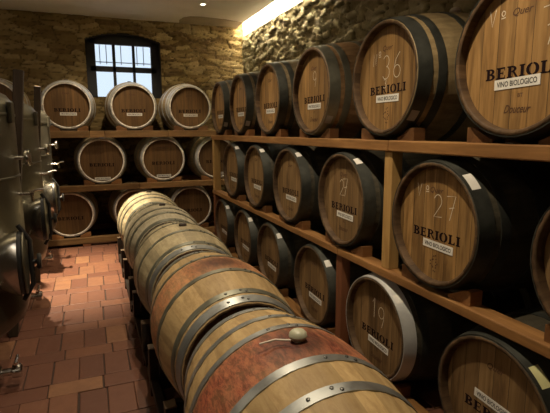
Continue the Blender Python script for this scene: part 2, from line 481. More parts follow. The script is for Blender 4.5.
def rivet_mesh(key):
    mb = MB(); mb.lathe([(.0062, -.002), (.006, .003), (.003, .0048), (.0004, .005)], 10)
    return mb.mesh(key, M['rivet'])
def rivets_on(h, y0, w):
    base = PI/2-.25+random.uniform(-.2, .35)
    for da, dy in ((0, -.007), (.075, .006), (.30, 0)):
        yc = y0+w/2+dy; an = base+da; r = rad(yc)+.0022
        o = link('rivet', cached(('rivet',), rivet_mesh), h, (r*math.cos(an), yc, r*math.sin(an)))
        o.rotation_euler = Vector((math.cos(an), 0, math.sin(an))).to_track_quat('Z', 'Y').to_euler()
def sym(l): return l+[(BL-a-w, w) for a, w in reversed(l)]
HOOPS = {'floor': sym([(.006, .046), (.172, .036), (.308, .034)]), 'floor_close': sym([(.006, .050), (.075, .036), (.300, .032)]), 'rack': sym([(.002, .068), (.098, .042), (.270, .036)])}
_cache = {}
def cached(key, fn, *a):
    if key not in _cache: _cache[key] = fn(*a, key[0])
    return _cache[key]
def bung_mesh(mat, big, key):
    mb = MB()
    z0 = RB-.012
    if big: prof = [(.016, z0), (.019, RB+.003), (.026, RB+.008), (.0295, RB+.016), (.0275, RB+.025), (.021, RB+.032), (.011, RB+.036), (.0005, RB+.037)]
    else: prof = [(.026, z0), (.027, RB+.006), (.024, RB+.014), (.0005, RB+.015)]
    mb.lathe(prof, 20, Matrix.Translation((0, BL/2, 0)))
    return mb.mesh(key, mat)
def sticker_mesh(ang, half, mat, key, y0=.012, w=.040):
    mb = MB(); vs = []; fs = []
    for i in range(7):
        a = math.radians(90-ang+half-2*half*i/6); r0 = rad(y0)+.0036; r1 = rad(y0+w)+.0036
        vs += [(r0*math.cos(a), y0, r0*math.sin(a)), (r1*math.cos(a), y0+w, r1*math.sin(a))]
        if i: fs.append((2*i-2, 2*i, 2*i+1, 2*i-1))
    mb.add(vs, fs)
    return mb.mesh(key, mat)
def label_mesh(key):
    mb = MB(); mb.box((0, 0, 0), (.194, .0012, .037)); return mb.mesh(key, M['paper'])

def barrel(loc, rz, label, group, staves='stave_rack', head='head', chime='chime', hoop='hoop_dark', hoop_end=None, bung='bung_dark', bigbung=False, spin=0.0,
           hoops='rack', name=True, lab=(.004, -.098, 0.0), logo=True, low='script', chalk=None, sticker=None, rivets=False):
    """axis along local Y, front head at y=0 facing -Y; loc is the axis point of the front rim"""
    b = empty('wine_barrel', loc, rz)
    tag(b, label, 'barrel', group)
    body = link('staves', cached(('staves', staves, chime), lambda m, c, k: stave_mesh(M[m], k, M[c]), staves, chime), b)
    body.rotation_euler = (0, spin, 0)
    hd = link('head', cached(('head', head, 0), lambda k: head_mesh(M[head], .036, .060, k)), b)
    link('head', cached(('head', head, 1), lambda k: head_mesh(M[head], BL-.060, BL-.036, k)), b)
    for i, (y0, w) in enumerate(HOOPS[hoops]):
        mt = (hoop_end or hoop) if i in (0, 5) else hoop
        h = link('hoop', cached(('hoop', i, mt, hoops), lambda a, c, m, k: hoop_mesh(a, c, M[m], k), y0, w, mt), b)
        if rivets: rivets_on(h, y0, w)
    if bung: link('bung', cached(('bung', bung, bigbung), lambda m, g, k: bung_mesh(M[m], g, k), bung, bigbung), b)
    y = .0352
    if name: link('stamped_lettering', TXT_BERIOLI, hd, (0, y, -.052), (0, random.uniform(-.02, .02), 0))
    if lab:
        l = link('paper_label', cached(('paper_label',), label_mesh), hd, (lab[0], y-.001, lab[1]), (0, lab[2], 0))
        link('label_print', TXT_LABEL, l, (0, -.0012, 0))
    if logo: link('burnt_mark', TXT_TOP, hd, (-.005, y, .152))
    if low == 'script': link('burnt_mark', TXT_LOW, hd, (.0, y, -.185)); link('burnt_mark', TXT_LOT, hd, (.01, y, -.137))
    if low == 'round': link('burnt_mark', MARK_LOW, hd, (.0, y, -.185))
    if chalk: link('chalk_writing', CH[chalk], hd, (0, y-.0004, 0))
    if sticker:
        link('hoop_sticker', cached(('hoop_sticker',)+sticker, lambda a, h, m, k: sticker_mesh(a, h, M[m], k), *sticker), b)
    return b

# ------------------------------------------------------------------ room shell
XR, YB = 1.407, 6.411
WX, WY, WL, WF, CZ = 2.43, 7.41, -2.3, -2.2, 1.61+ZC
def stone_wall(name, mat, origin, ud, vd, nd, U, V, step, cu, cv, depth, seed, hole=None, kind='structure', amp=1.0, wx=.26, ex=3.2, edge=.15, tilt=.7):
    rng = np.random.RandomState(seed)
    nu, nv = int(U/step)+1, int(V/step)+1
    u, v = np.meshgrid(np.linspace(0, U, nu), np.linspace(0, V, nv))
    gu, gv = int(U/cu)+6, int(V/cv)+6
    pu = rng.rand(gv, gu)*.86; pv = rng.rand(gv, gu)*.62+.19; rowoff = rng.rand(gv)
    val = rng.rand(gv, gu); hgt = rng.rand(gv, gu); tx = rng.rand(gv, gu)-.5; ty = rng.rand(gv, gu)-.5
    # gentle warp of the courses
    wv = .018*np.sin(u*2.1+seed)+.012*np.sin(u*5.3+v*3)+.008*np.sin(u*11+v*9); wu = .02*np.sin(v*7+u*2)+.01*np.sin(v*19+u*13)
    a = (u+wu)/cu+2; b = (v+wv)/cv+2
    ib = np.floor(b).astype(int); F1 = np.full(u.shape, 9e9); F2 = F1.copy(); ID = np.zeros(u.shape, int); NX = np.zeros(u.shape); NY = np.zeros(u.shape)
    asp = cu/cv
    for dj in (-1, 0, 1):
        jj = np.clip(ib+dj, 0, gv-1); aa = a+rowoff[jj]; ia = np.floor(aa).astype(int)
        for di in (-1, 0, 1):
            ii = np.clip(ia+di, 0, gu-1)
            sx = (aa-(ii+pu[jj, ii]))*asp*wx; sy = b-(jj+pv[jj, ii]); dx = np.abs(sx); dy = np.abs(sy)
            d = (dx**ex+dy**ex)**(1/ex)
            idn = jj*gu+ii
            n1 = d < F1
            F2 = np.where(n1, F1, np.minimum(F2, d)); ID = np.where(n1, idn, ID); NX = np.where(n1, sx, NX); NY = np.where(n1, sy, NY); F1 = np.where(n1, d, F1)
    e = np.clip((F2-F1)/edge, 0, 1); sm = e*e*(3-2*e)
    def nz(f, s):
        r = np.random.RandomState(s); out = 0
        for k in range(7):
            th = r.rand()*6.28; ff = f*(.6+r.rand()*.9); out = out+np.sin((u*math.cos(th)+v*math.sin(th))*ff+r.rand()*6.28)
        return out/4
    rough = .35*nz(28, seed+1)+.3*nz(62, seed+2)+.22*nz(120, seed+3)
    H = depth*amp*(sm*(.35+.95*hgt.ravel()[ID])+.22*rough*(.3+.7*sm)+tilt*sm*(tx.ravel()[ID]*NX+ty.ravel()[ID]*NY*1.6))
    P = np.array(origin)[None, None]+u[..., None]*np.array(ud)+v[..., None]*np.array(vd)+H[..., None]*np.array(nd)
    idx = np.arange(nu*nv).reshape(nv, nu)
    q = np.stack([idx[:-1, :-1], idx[:-1, 1:], idx[1:, 1:], idx[1:, :-1]], -1).reshape(-1, 4)
    if hole is not None:
        uc = (u[:-1, :-1]+step/2).ravel(); vc = (v[:-1, :-1]+step/2).ravel()
        q = q[~hole(uc, vc)]
    me = bpy.data.meshes.new(name)
    me.from_pydata(P.reshape(-1, 3).tolist(), [], q.tolist())
    at = me.attributes.new('stone', 'FLOAT', 'POINT'); at.data.foreach_set('value', np.clip(val.ravel()[ID].ravel()+.12*rough.ravel(), 0, 1).astype(np.float32))
    aj = me.attributes.new('joint', 'FLOAT', 'POINT'); aj.data.foreach_set('value', np.clip(1.15-(F2-F1)/.075, 0, 1).ravel().astype(np.float32))
    me.polygons.foreach_set('use_smooth', [True]*len(me.polygons))
    bm = bmesh.new(); bm.from_mesh(me)
    if sum(f.normal.dot(Vector(nd)) for f in bm.faces) < 0: bmesh.ops.reverse_faces(bm, faces=bm.faces[:])
    lo = [v for v in bm.verts if not v.link_faces]; bmesh.ops.delete(bm, geom=lo, context='VERTS')
    bm.to_mesh(me); bm.free()
    me.materials.append(mat)
    return tag(link(name, me), kind=kind)

WIN = dict(x0=.045, x1=1.10, z0=.49+ZC, zs=1.30+ZC, rise=.10)
def win_top(x):
    c = (WIN['x0']+WIN['x1'])/2; h = (WIN['x1']-WIN['x0'])/2
    return WIN['zs']+WIN['rise']*(1-np.clip(((x-c)/h)**2, 0, 1))
bx0 = WL
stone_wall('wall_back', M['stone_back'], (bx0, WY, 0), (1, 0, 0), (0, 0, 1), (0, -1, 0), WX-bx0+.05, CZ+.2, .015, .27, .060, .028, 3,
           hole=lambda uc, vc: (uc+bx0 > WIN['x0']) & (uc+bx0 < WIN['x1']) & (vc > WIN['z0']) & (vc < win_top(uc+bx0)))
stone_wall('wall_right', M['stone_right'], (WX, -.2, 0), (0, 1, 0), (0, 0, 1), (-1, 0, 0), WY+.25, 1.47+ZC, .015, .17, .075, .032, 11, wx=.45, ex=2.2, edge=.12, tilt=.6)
def shell(name, mat, boxes):
    mb = MB()
    for c, d in boxes: mb.box(c, d)
    return tag(mb.build(name, mat), kind='structure')
shell('wall_left', M['dim_wall'], [((WL-.06, (WY+WF)/2, 1.7), (.12, WY-WF+1, 3.6))])
shell('wall_front', M['dim_wall'], [(((WL+WX)/2, WF-.06, 1.7), (WX-WL+.6, .12, 3.6))])
# wall backing keeps daylight out; right wall in front of the stone area
mb = MB()
mb.box((WX+.16, (WY+WF)/2, 1.8), (.12, WY-WF+1.2, 3.9)); mb.box((WX+.05, -1.2, 1.6), (.1, 2.0, 3.2))
tag(mb.build('trim_1', M['slot']), kind='structure')
# ceiling slab with the light slot along the right wall
SLX = 2.305
mb = MB(); mb.box(((WL+SLX)/2-.06, (WY+WF)/2, CZ+.06), (SLX-WL+.12, WY-WF+1.0, .12)); mb.box(((WL+WX)/2, (WY+WF)/2, CZ+.36), (WX-WL+.7, WY-WF+1.2, .08))
tag(mb.build('ceiling', M['plaster']), kind='structure')
# ceiling shade by the back wall, painted as a thin brown slab
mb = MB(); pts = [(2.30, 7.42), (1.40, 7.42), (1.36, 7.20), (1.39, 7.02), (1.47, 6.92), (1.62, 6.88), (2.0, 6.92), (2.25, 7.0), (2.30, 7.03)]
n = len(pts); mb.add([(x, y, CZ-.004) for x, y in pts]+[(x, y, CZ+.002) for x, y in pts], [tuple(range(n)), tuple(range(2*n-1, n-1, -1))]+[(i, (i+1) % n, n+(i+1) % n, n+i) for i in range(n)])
tag(mb.build('ceiling_shade', M['shade_patch']), kind='structure')
# floor: terracotta tiles, courses laid lengthwise and crosswise in turn
mb = MB(); mb.box(((WL+WX)/2, (WY+WF)/2, -.035), (WX-WL+.3, WY-WF+.4, .05)); fl = mb.build('floor', M['grout']); tag(fl, kind='structure')
mb = MB(); y = -2.1; row = 0; rt_ = random.Random(5)
while y < 7.5:
    if row % 2 == 0: dy, dx = .300, .150
    else: dy, dx = .150, .300
    x = WL - rt_.random()*dx
    while x < WX:
        c = (x+dx/2+rt_.uniform(-.003, .003), y+dy/2+rt_.uniform(-.003, .003), -.012+rt_.uniform(-.0015, .0015))
        mb.box(c, (dx-.006, dy-.006, .024), Matrix.Rotation(rt_.uniform(-.008, .008), 3, 'Z') @ Matrix.Rotation(rt_.uniform(-.004, .004), 3, 'X'), a=rt_.random()**1.3, bev=.004)
        x += dx
    y += dy; row += 1
mb.build('floor_tiles', M['tile'], fl)

# ------------------------------------------------------------------ window
w = empty('window_1', ((WIN['x0']+WIN['x1'])/2, WY+.2, WIN['z0'])); tag(w, kind='structure')
def wp(mbx, name, mat): 
    o = mbx.build(name, mat, w); o.matrix_parent_inverse = Matrix.Translation(-w.location); return o
mb = MB(); N = 24; D0, D1 = WY-.0, WY+.62
xs = [WIN['x0']+(WIN['x1']-WIN['x0'])*i/N for i in range(N+1)]
ring = [(WIN['x0'], WIN['z0'])]+[(x, float(win_top(x))) for x in xs]+[(WIN['x1'], WIN['z0'])]
vs = []; fs = []
for (x, z) in ring: vs += [(x, D0, z), (x, D1, z)]
for i in range(len(ring)): j = (i+1) % len(ring); fs.append((2*i, 2*j, 2*j+1, 2*i+1))
mb.add(vs, fs)
# wall thickness around the opening
mb.box((WIN['x0']-1.155, WY+.32, 1.8), (2.3, .6, 3.9)); mb.box((WIN['x1']+.755, WY+.32, 1.8), (1.5, .6, 3.9))
mb.box(((WIN['x0']+WIN['x1'])/2, WY+.36, WIN['z0']/2-.03), (1.4, .5, WIN['z0']-.02)); mb.box(((WIN['x0']+WIN['x1'])/2, WY+.36, WIN['zs']+.36), (1.4, .5, .5))
wp(mb, 'reveal', M['slot'])
FY = WY+.16
fx = [.125, .175, .415, .457, .700, .735, .972, 1.03]
mb = MB()
def bar(x0, x1, z0, z1, d=.05): mb.box(((x0+x1)/2, FY, (z0+z1)/2+ZC), (x1-x0, d, z1-z0))
bar(.03, .178, .45, 1.45); bar(.972, 1.12, .45, 1.45)
bar(.415, .457, .5, 1.27); bar(.700, .738, .5, 1.27)
bar(.1, 1.05, 1.262, 1.45); bar(.1, 1.05, .872, .950); bar(.1, 1.05, .42, .507)
wp(mb, 'frame', M['frame_black'])
for i, (x0, x1) in enumerate(((.178, .415), (.457, .700), (.738, .972))):
    for z0, z1 in ((.507, .872), (.950, 1.262)):
        mb = MB(); mb.box(((x0+x1)/2, FY+.012, (z0+z1)/2+ZC), (x1-x0+.01, .004, z1-z0+.01)); wp(mb, 'pane', M['glass'])
mb = MB()
for x in (.25, .345, .56, .80, .90): mb.tube([(x, FY+.30, 1.02+ZC), (x, FY+.30, 1.42+ZC)], .006, 8)
mb.box((.575, FY+.30, 1.05+ZC), (1.05, .012, .012))
wp(mb, 'outside_grille', M['frame_grey'])

# ------------------------------------------------------------------ lamps
led = empty('cove_light', (2.36, 6.0, 1.53+ZC)); tag(led, 'long bright cove light strip between ceiling and right stone wall', 'light')
def lp(mbx, name, mat, par):
    o = mbx.build(name, mat, par); o.matrix_parent_inverse = Matrix.Translation(-par.location); return o
y0, y1 = 4.55, WY-.03
mb = MB(); mb.box((SLX+.034, (y0+y1)/2, CZ+.105), (.055, y1-y0, .012)); lp(mb, 'diffuser', M['led'], led)
mb = MB(); mb.box((WX-.012, (y0+y1)/2, CZ-.012), (.03, y1-y0, .26)); mb.box((SLX-.004, (y0+y1)/2, CZ+.06), (.006, y1-y0, .118)); mb.box(((SLX+WX)/2, (y0+y1)/2, CZ+.125), (WX-SLX, y1-y0, .02))
lp(mb, 'housing', M['white_plaster'], led)
for yy in (6.35, 5.2):
    mb = MB(); mb.tube([(SLX-.012, yy, CZ-.006), (WX-.026, yy, CZ-.006)], .006, 8); lp(mb, 'clip', M['slot'], led)
mb = MB(); mb.box(((SLX+WX)/2, (y0+WF)/2, CZ-.02), (WX-SLX+.02, y0-WF-.004, .03)); tag(mb.build('trim_3', M['plaster']), kind='structure')

dl = empty('downlight', (1.489, 6.213, CZ)); tag(dl, 'small round recessed spotlight glowing in the ceiling before the back wall', 'light')
mb = MB(); mb.lathe([(.028, -.001), (.045, -.004), (.047, -.009), (.040, -.010), (.030, -.006), (.028, -.001)], 28, None); mb.build('trim_ring', M['white_plaster'], dl)
mb = MB(); mb.lathe([(.0005, -.005), (.0285, -.005), (.0285, -.002), (.0005, -.002)], 24, None, smooth=False); mb.build('lens', M['lamp'], dl)

def spot(loc, power, tgt=None, ang=110, blend=.7, col=(1, .80, .55), r=.03):
    l = bpy.data.lights.new('ceiling_spot', 'SPOT'); l.energy = power; l.color = col; l.spot_size = math.radians(ang); l.spot_blend = blend; l.shadow_soft_size = r
    o = bpy.data.objects.new('ceiling_spot', l); COL.objects.link(o); o.location = loc
    if tgt is not None: o.rotation_euler = (Vector(tgt)-Vector(loc)).to_track_quat('-Z', 'Y').to_euler()
    return o
LZ = CZ-.03
WC = (1, .82, .58)
spot((1.489, 6.213, LZ), 10, ang=100, col=WC)
spot((-.34, 5.1, LZ), 1500, ang=56, blend=1, col=WC)
spot((.45, 5.62, LZ), 82, tgt=(.45, 6.40, 1.75), ang=92, blend=.8, col=WC)
spot((.58, 3.2, LZ), 60, ang=110, col=WC)
spot((.60, 1.45, LZ), 74, ang=110, col=WC)
al = bpy.data.lights.new('ceiling_fill_light', 'AREA'); al.shape = 'RECTANGLE'; al.size = 8.5; al.size_y = .12; al.energy = 75; al.color = (1, .93, .84)  # added fill, unseen by the left wall, turned up to brighten the ceiling
ao = bpy.data.objects.new('ceiling_fill_light', al); COL.objects.link(ao); ao.location = (WL+.12, 2.6, CZ-.30); ao.rotation_euler = Vector((-.55, 0, -1)).to_track_quat('Z', 'Y').to_euler(); ao.rotation_euler = (PI*.86, 0, PI/2)
spot((.55, 4.9, LZ), 60, ang=110, col=WC)
spot((.58, 3.2, LZ), 62, ang=110, col=WC)
spot((.60, 1.45, LZ), 80, ang=110, col=WC)

# ------------------------------------------------------------------ right rack
def block(mb, x0, x1, y0, y1, z0, z1, a=None, bev=.004):
    mb.box(((x0+x1)/2, (y0+y1)/2, (z0+z1)/2+ZC), (x1-x0, y1-y0, z1-z0), a=random.random() if a is None else a, bev=bev)
YA = [5.306, 4.533, 3.715, 2.895, 2.058, 1.261]
YBm = [4.84, 4.079, 3.297, 2.474, 1.647, .843]
YC = [5.272, 4.458, 3.717, 2.864, 2.078, 1.259]
ZA, ZB, ZCC = .257, -.424, -1.094
rack = empty('barrel_rack', (1.9, 3, 0)); tag(rack, 'long three-tier wooden rack of horizontal barrels along the right stone wall', 'rack')
def rp(mbx, name, mat, par=None):
    par = par or rack
    o = mbx.build(name, mat, par); o.matrix_parent_inverse = Matrix.Translation(-par.location); return o
BT = {'A': (-.110, -.054), 'B': (-.782, -.736), 'C': (-1.455, -1.406)}
for k, (z0, z1) in BT.items():
    for (x0, x1) in ((XR+.012, XR+.105), (XR+.795, XR+.888)):
        segs = [(.3, 2.0), (2.005, 5.70)] if k == 'A' else [(.3, 2.50), (2.505, 5.70)]
        for (a, b) in segs:
            mb = MB(); block(mb, x0, x1, a, b, z0, z1, .5, .006); rp(mb, 'beam', M['beam'])
def chock(mb, xa, xb, yc, zc, ztop, sgn, off=.155, ax='y', r0=.312):
    """wedge under one side of a barrel whose axis passes (yc, zc)"""
    pts = []
    for i in range(6):
        u = off-.055+.13*i/5
        pts.append((sgn*u, min(zc-math.sqrt(max(r0*r0-u*u, 0))-.002, ztop+.062)))
    prof = [(sgn*(off-.055), ztop)]+pts+[(sgn*(off+.075), ztop)]
    n = len(prof); vs = []
    for x in (xa, xb):
        for (u, z) in prof: vs.append((x, yc+u, z+ZC) if ax == 'y' else (yc+u, x, z+ZC))
    fs = [tuple(range(n)), tuple(range(2*n-1, n-1, -1))]+[(i, (i+1) % n, n+(i+1) % n, n+i) for i in range(n)]
    mb.add(vs, fs, random.random())
for ys, zc, k in ((YA, ZA, 'A'), (YBm, ZB, 'B'), (YC, ZCC, 'C')):
    for yc in ys:
        for sgn in (-1, 1):
            mb = MB(); chock(mb, XR+.035, XR+.10, yc, zc, BT[k][1], sgn); rp(mb, 'chock', M['chock'])
# posts
def post(x0, x1, y0, y1, z0, z1, mat='post_wood'):
    mb = MB(); block(mb, x0, x1, y0, y1, z0, z1, .5, .004); rp(mb, 'post', M[mat])
post(XR+.03, XR+.095, 1.985, 2.052, BT['B'][1], BT['A'][0])
post(XR+.02, XR+.10, 5.60, 5.68, BT['B'][1], BT['A'][0])
post(XR+.02, XR+.10, 5.60, 5.68, BT['C'][1], BT['B'][0], 'post_red')
post(XR+.03, XR+.095, 2.475, 2.545, BT['C'][1], BT['B'][0], 'post_red')
for y in (2.06, 5.64):
    post(XR+.80, XR+.88, y-.04, y+.04, BT['B'][1], BT['A'][0]); yy = 2.51 if y < 3 else y; post(XR+.80, XR+.88, yy-.035, yy+.035, BT['C'][1], BT['B'][0])
for y in (.5, 2.50, 4.1, 5.64):
    for xx in (XR+.02, XR+.80): post(xx, xx+.08, y-.05, y+.05, -ZC, BT['C'][0], 'post_red')

RG = 'wine barrels lying in the right rack'
specA = [
 dict(label='top shelf barrel farthest along right rack, narrowest in view, beside the back wall corner', sticker=(131, 6, 'paper_grey'), staves='stave_rack', hoop='hoop_dark'),
 dict(label='top shelf barrel second from the back wall corner, white label on its head', sticker=(131, 6, 'paper_grey'), hoop='hoop_dark'),
 dict(label='top shelf barrel third from the back wall corner, dark grey hoops', hoop='hoop_dark', staves='stave_rack'),
 dict(label='top shelf barrel with red wine-stained bilge and weathered grey hoops', staves='stave_rack_red', hoop='hoop_olive', hoop_end='hoop_olive', chalk='9', sticker=(131, 6, 'paper_grey')),
 dict(label='top shelf barrel with chalk number 36 on head and pale bung on top', staves='stave_rack_light', chalk='N36', low='round', bung='bung_white', bigbung=True, sticker=(131, 6, 'paper_grey')),
 dict(label='largest barrel at top right, close to viewer, script brand and clean white label', staves='stave_rack', hoop='hoop_dark', chalk='V7', low='script', lab=(-.010, -.092, .035*-1)),
]
for y, sp in zip(YA, specA): barrel((XR, y, ZA+ZC), -PI/2, group=RG, **sp)
specB = [
 dict(label='middle shelf barrel farthest back, right beside the pale end post', sticker=(33, 5, 'paper')),
 dict(label='middle shelf barrel second from the pale end post, dark green hoops', sticker=(33, 5, 'paper')),
 dict(label='middle shelf barrel third from the pale end post, under the third and fourth top barrels', sticker=(33, 5, 'paper')),
 dict(label='middle shelf barrel with faint chalk 27, left of the pale wooden post', sticker=(33, 5, 'paper'), chalk='27'),
 dict(label='middle shelf barrel with chalk 27 and long white hoop sticker, right of pale post', sticker=(43, 8, 'paper'), chalk='V27', low='round', head='head'),
 dict(label='dark barrel on middle shelf cut off by right edge of photo', sticker=None),
]
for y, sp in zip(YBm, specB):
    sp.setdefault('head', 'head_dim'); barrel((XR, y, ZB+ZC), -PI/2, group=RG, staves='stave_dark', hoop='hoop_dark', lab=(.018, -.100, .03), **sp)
specC = [
 dict(label='bottom shelf barrel farthest back, beneath the lower end of the pale end post', sticker=(40, 5, 'paper')),
 dict(label='bottom shelf barrel second from the far end, peeking over the floor barrels', sticker=(40, 5, 'paper')),
 dict(label='bottom shelf barrel third from the far end, behind the golden stained floor barrel', sticker=(42, 5, 'paper')),
 dict(label='bottom shelf barrel with dark green hoop, left of the red-brown post', sticker=(44, 5, 'paper')),
 dict(label='bottom shelf barrel with chalk number 19 and bright galvanised rim hoop', sticker=(39, 5, 'paper'), chalk='19', hoop_end='hoop_bright'),
 dict(label='bottom shelf barrel in lower right corner with yellowish hoop sticker and slanted label', sticker=(40, 8, 'paper_yellow'), lab=(-.005, .002, .06)),
]
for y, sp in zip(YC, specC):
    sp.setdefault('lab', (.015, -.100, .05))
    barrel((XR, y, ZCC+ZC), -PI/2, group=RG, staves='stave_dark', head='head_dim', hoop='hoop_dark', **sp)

# ------------------------------------------------------------------ back rack
rackb = empty('barrel_rack', (.3, 6.9, 0)); tag(rackb, 'three-tier wooden rack of barrels under the window along the back wall', 'rack')
BB = {'D': (-.083, .004), 'E': (-.764, -.688), 'F': (-1.445, -1.366)}
for k, (z0, z1) in BB.items():
    for (y0, y1) in ((YB-.05, YB+.035), (YB+.865, YB+.94)):
        cuts = [-1.9, .02, .20, 1.0, 2.16] if k == 'D' else [-1.9, .6, 2.16]
        for i in range(len(cuts)-1):
            mb = MB(); block(mb, cuts[i]+.002, cuts[i+1]-.002, y0 - (.01 if (k == 'D' and i == 1) else 0), y1, z0, z1, [.35, .95, .45, .75][i % 4], .005); rp(mb, 'beam', M['beam_x'], rackb)
XD = [-1.012, -.217, .578, 1.318]; XE = [.146, .933, 1.678]; XF = [-.274, .546, 1.291]
ZD, ZE, ZF = .313, -.382, -1.060
for xs_, zc, k in ((XD, ZD, 'D'), (XE, ZE, 'E'), (XF, ZF, 'F')):
    for xc in xs_:
        for sgn in (-1, 1):
            mb = MB(); chock(mb, YB-.02, YB+.03, xc, zc, BB[k][1], sgn, ax='x', r0=.297); rp(mb, 'chock', M['chock'], rackb)
for x in (-1.8, 2.10):
    for yy in (YB-.045, YB+.865):
        q_ = 0
        for z0, z1 in ((BB['E'][1]-q_*.7, BB['D'][0]-q_), (BB['F'][1]-q_*.7, BB['E'][0]-q_), (-ZC, BB['F'][0]-q_)):
            mb = MB(); block(mb, x-.035 if x < 0 else x-.03, x+.035 if x < 0 else x+.02, yy, yy+.075, z0, z1, .4, .004); rp(mb, 'post', M['post_red'], rackb)
for x in (-.1, .75):
    for yy in (YB-.045, YB+.865):
        mb = MB(); block(mb, x-.05, x+.05, yy, yy+.075, -ZC, BB['F'][0], .4, .004); rp(mb, 'post', M['post_red'], rackb)
BG = 'wine barrels lying in the back rack'
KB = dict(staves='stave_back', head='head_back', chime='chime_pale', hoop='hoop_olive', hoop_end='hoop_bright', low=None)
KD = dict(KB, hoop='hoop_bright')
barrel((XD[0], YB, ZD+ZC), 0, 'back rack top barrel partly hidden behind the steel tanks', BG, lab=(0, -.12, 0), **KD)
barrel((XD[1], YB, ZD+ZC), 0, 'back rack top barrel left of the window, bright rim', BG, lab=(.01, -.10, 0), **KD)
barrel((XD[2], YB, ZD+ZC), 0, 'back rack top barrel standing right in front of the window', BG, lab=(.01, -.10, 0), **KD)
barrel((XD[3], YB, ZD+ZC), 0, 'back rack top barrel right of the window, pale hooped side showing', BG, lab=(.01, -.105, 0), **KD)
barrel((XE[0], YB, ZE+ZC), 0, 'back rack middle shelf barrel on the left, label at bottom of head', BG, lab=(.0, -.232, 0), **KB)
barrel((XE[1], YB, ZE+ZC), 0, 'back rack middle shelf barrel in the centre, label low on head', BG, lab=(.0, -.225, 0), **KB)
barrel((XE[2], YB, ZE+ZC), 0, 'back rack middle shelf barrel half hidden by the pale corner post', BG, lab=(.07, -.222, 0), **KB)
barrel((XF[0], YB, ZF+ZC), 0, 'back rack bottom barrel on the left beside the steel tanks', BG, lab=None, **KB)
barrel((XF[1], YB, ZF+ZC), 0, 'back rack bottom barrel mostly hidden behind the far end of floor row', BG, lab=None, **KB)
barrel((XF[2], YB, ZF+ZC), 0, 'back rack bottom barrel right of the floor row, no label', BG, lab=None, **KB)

# ------------------------------------------------------------------ row of barrels on the floor
GX, GZ, GP, GY0 = .576, -.656-.345, .97, 1.255
FG = 'barrels in the floor row'
specG = [
 dict(label='nearest floor barrel with dark red wine band and pale bung', staves='stave_red', hoop='hoop_grey', hoops='floor', bung='bung_pale', bigbung=True),
 dict(label='golden floor barrel second from viewer, reddish stain around its bung hole', staves='stave_gold_stain', hoop='hoop_olive', hoop_end='hoop_grey', hoops='floor_close', bung=None),
 dict(label='pale oak floor barrel in the middle of the row, dark bung on top', staves='stave_pale', hoop='hoop_olive', hoop_end='hoop_grey', hoops='floor_close'),
 dict(label='cream floor barrel second from far end of the row', staves='stave_cream', hoop='hoop_olive', hoop_end='hoop_olive', hoops='floor'),
 dict(label='farthest floor barrel at the end of the row, before the back rack', staves='stave_pale', hoop='hoop_olive', hoop_end='hoop_olive', hoops='floor'),
]
for i, sp in enumerate(specG):
    barrel((GX, GY0+GP*i-BL/2, GZ+ZC), 0, group=FG, head='head', name=True, lab=None, logo=False, low=None, rivets=True, **sp)
# glass tube lying in the near bung
# steel cradles under the row
cr_labels = ['dark steel cradle under the nearest red-banded floor barrel', 'dark steel cradle under the golden stained floor barrel', 'dark steel cradle under the middle pale floor barrel',
             'dark steel cradle under the cream floor barrel', 'dark steel cradle under the farthest floor barrel']
for i, lb in enumerate(cr_labels):
    yc = GY0+GP*i
    c = empty('barrel_cradle', (GX, yc, 0)); tag(c, lb, 'cradle', 'steel cradles under the floor row')
    zb = GZ+ZC-RB
    for sx in (-1, 1):
        mb = MB(); mb.box((sx*.315, 0, .075), (.045, .90, .05), bev=.004); mb.build('side_rail', M['rack_steel'], c)
        for sy in (-1, 1):
            mb = MB(); mb.box((sx*.315, sy*.30, .14), (.05, .06, .28), bev=.004); p = mb.build('corner_post', M['rack_steel'], c)
            mb = MB(); mb.box((sx*.315, sy*.30, .283), (.052, .062, .008), bev=.002); mb.build('cap_plate', M['rack_plate'], p)
    for sy in (-1, 1):
        yo = sy*.25; r = rad(BL/2+.225)+.004
        mb = MB(); vs = []; N = 14
        for yy in (yo-.02, yo+.02):
            for k in range(N+1):
                x = -.29+.58*k/N; vs.append((x, yy, min(GZ+ZC-math.sqrt(r*r-x*x) if abs(x) < r-.001 else .28, .27)))
            for k in range(N+1): x = .29-.58*k/N; vs.append((x, yy, .055))
        m = 2*(N+1); fs = [tuple(range(m)), tuple(range(2*m-1, m-1, -1))]+[(k, (k+1) % m, m+(k+1) % m, m+k) for k in range(m)]
        mb.add(vs, fs); mb.build('saddle', M['rack_steel'], c)
t = MB(); tz = GZ+ZC+RB
t.tube([(GX-.034, GY0-.02, tz+.014), (GX-.075, GY0+.008, tz+.011), (GX-.125, GY0+.014, tz+.003)], .0035, 8)
tag(t.build('glass_rod', M['bung_white']), 'thin pale rod lying beside the bung of the red-banded floor barrel', 'rod')

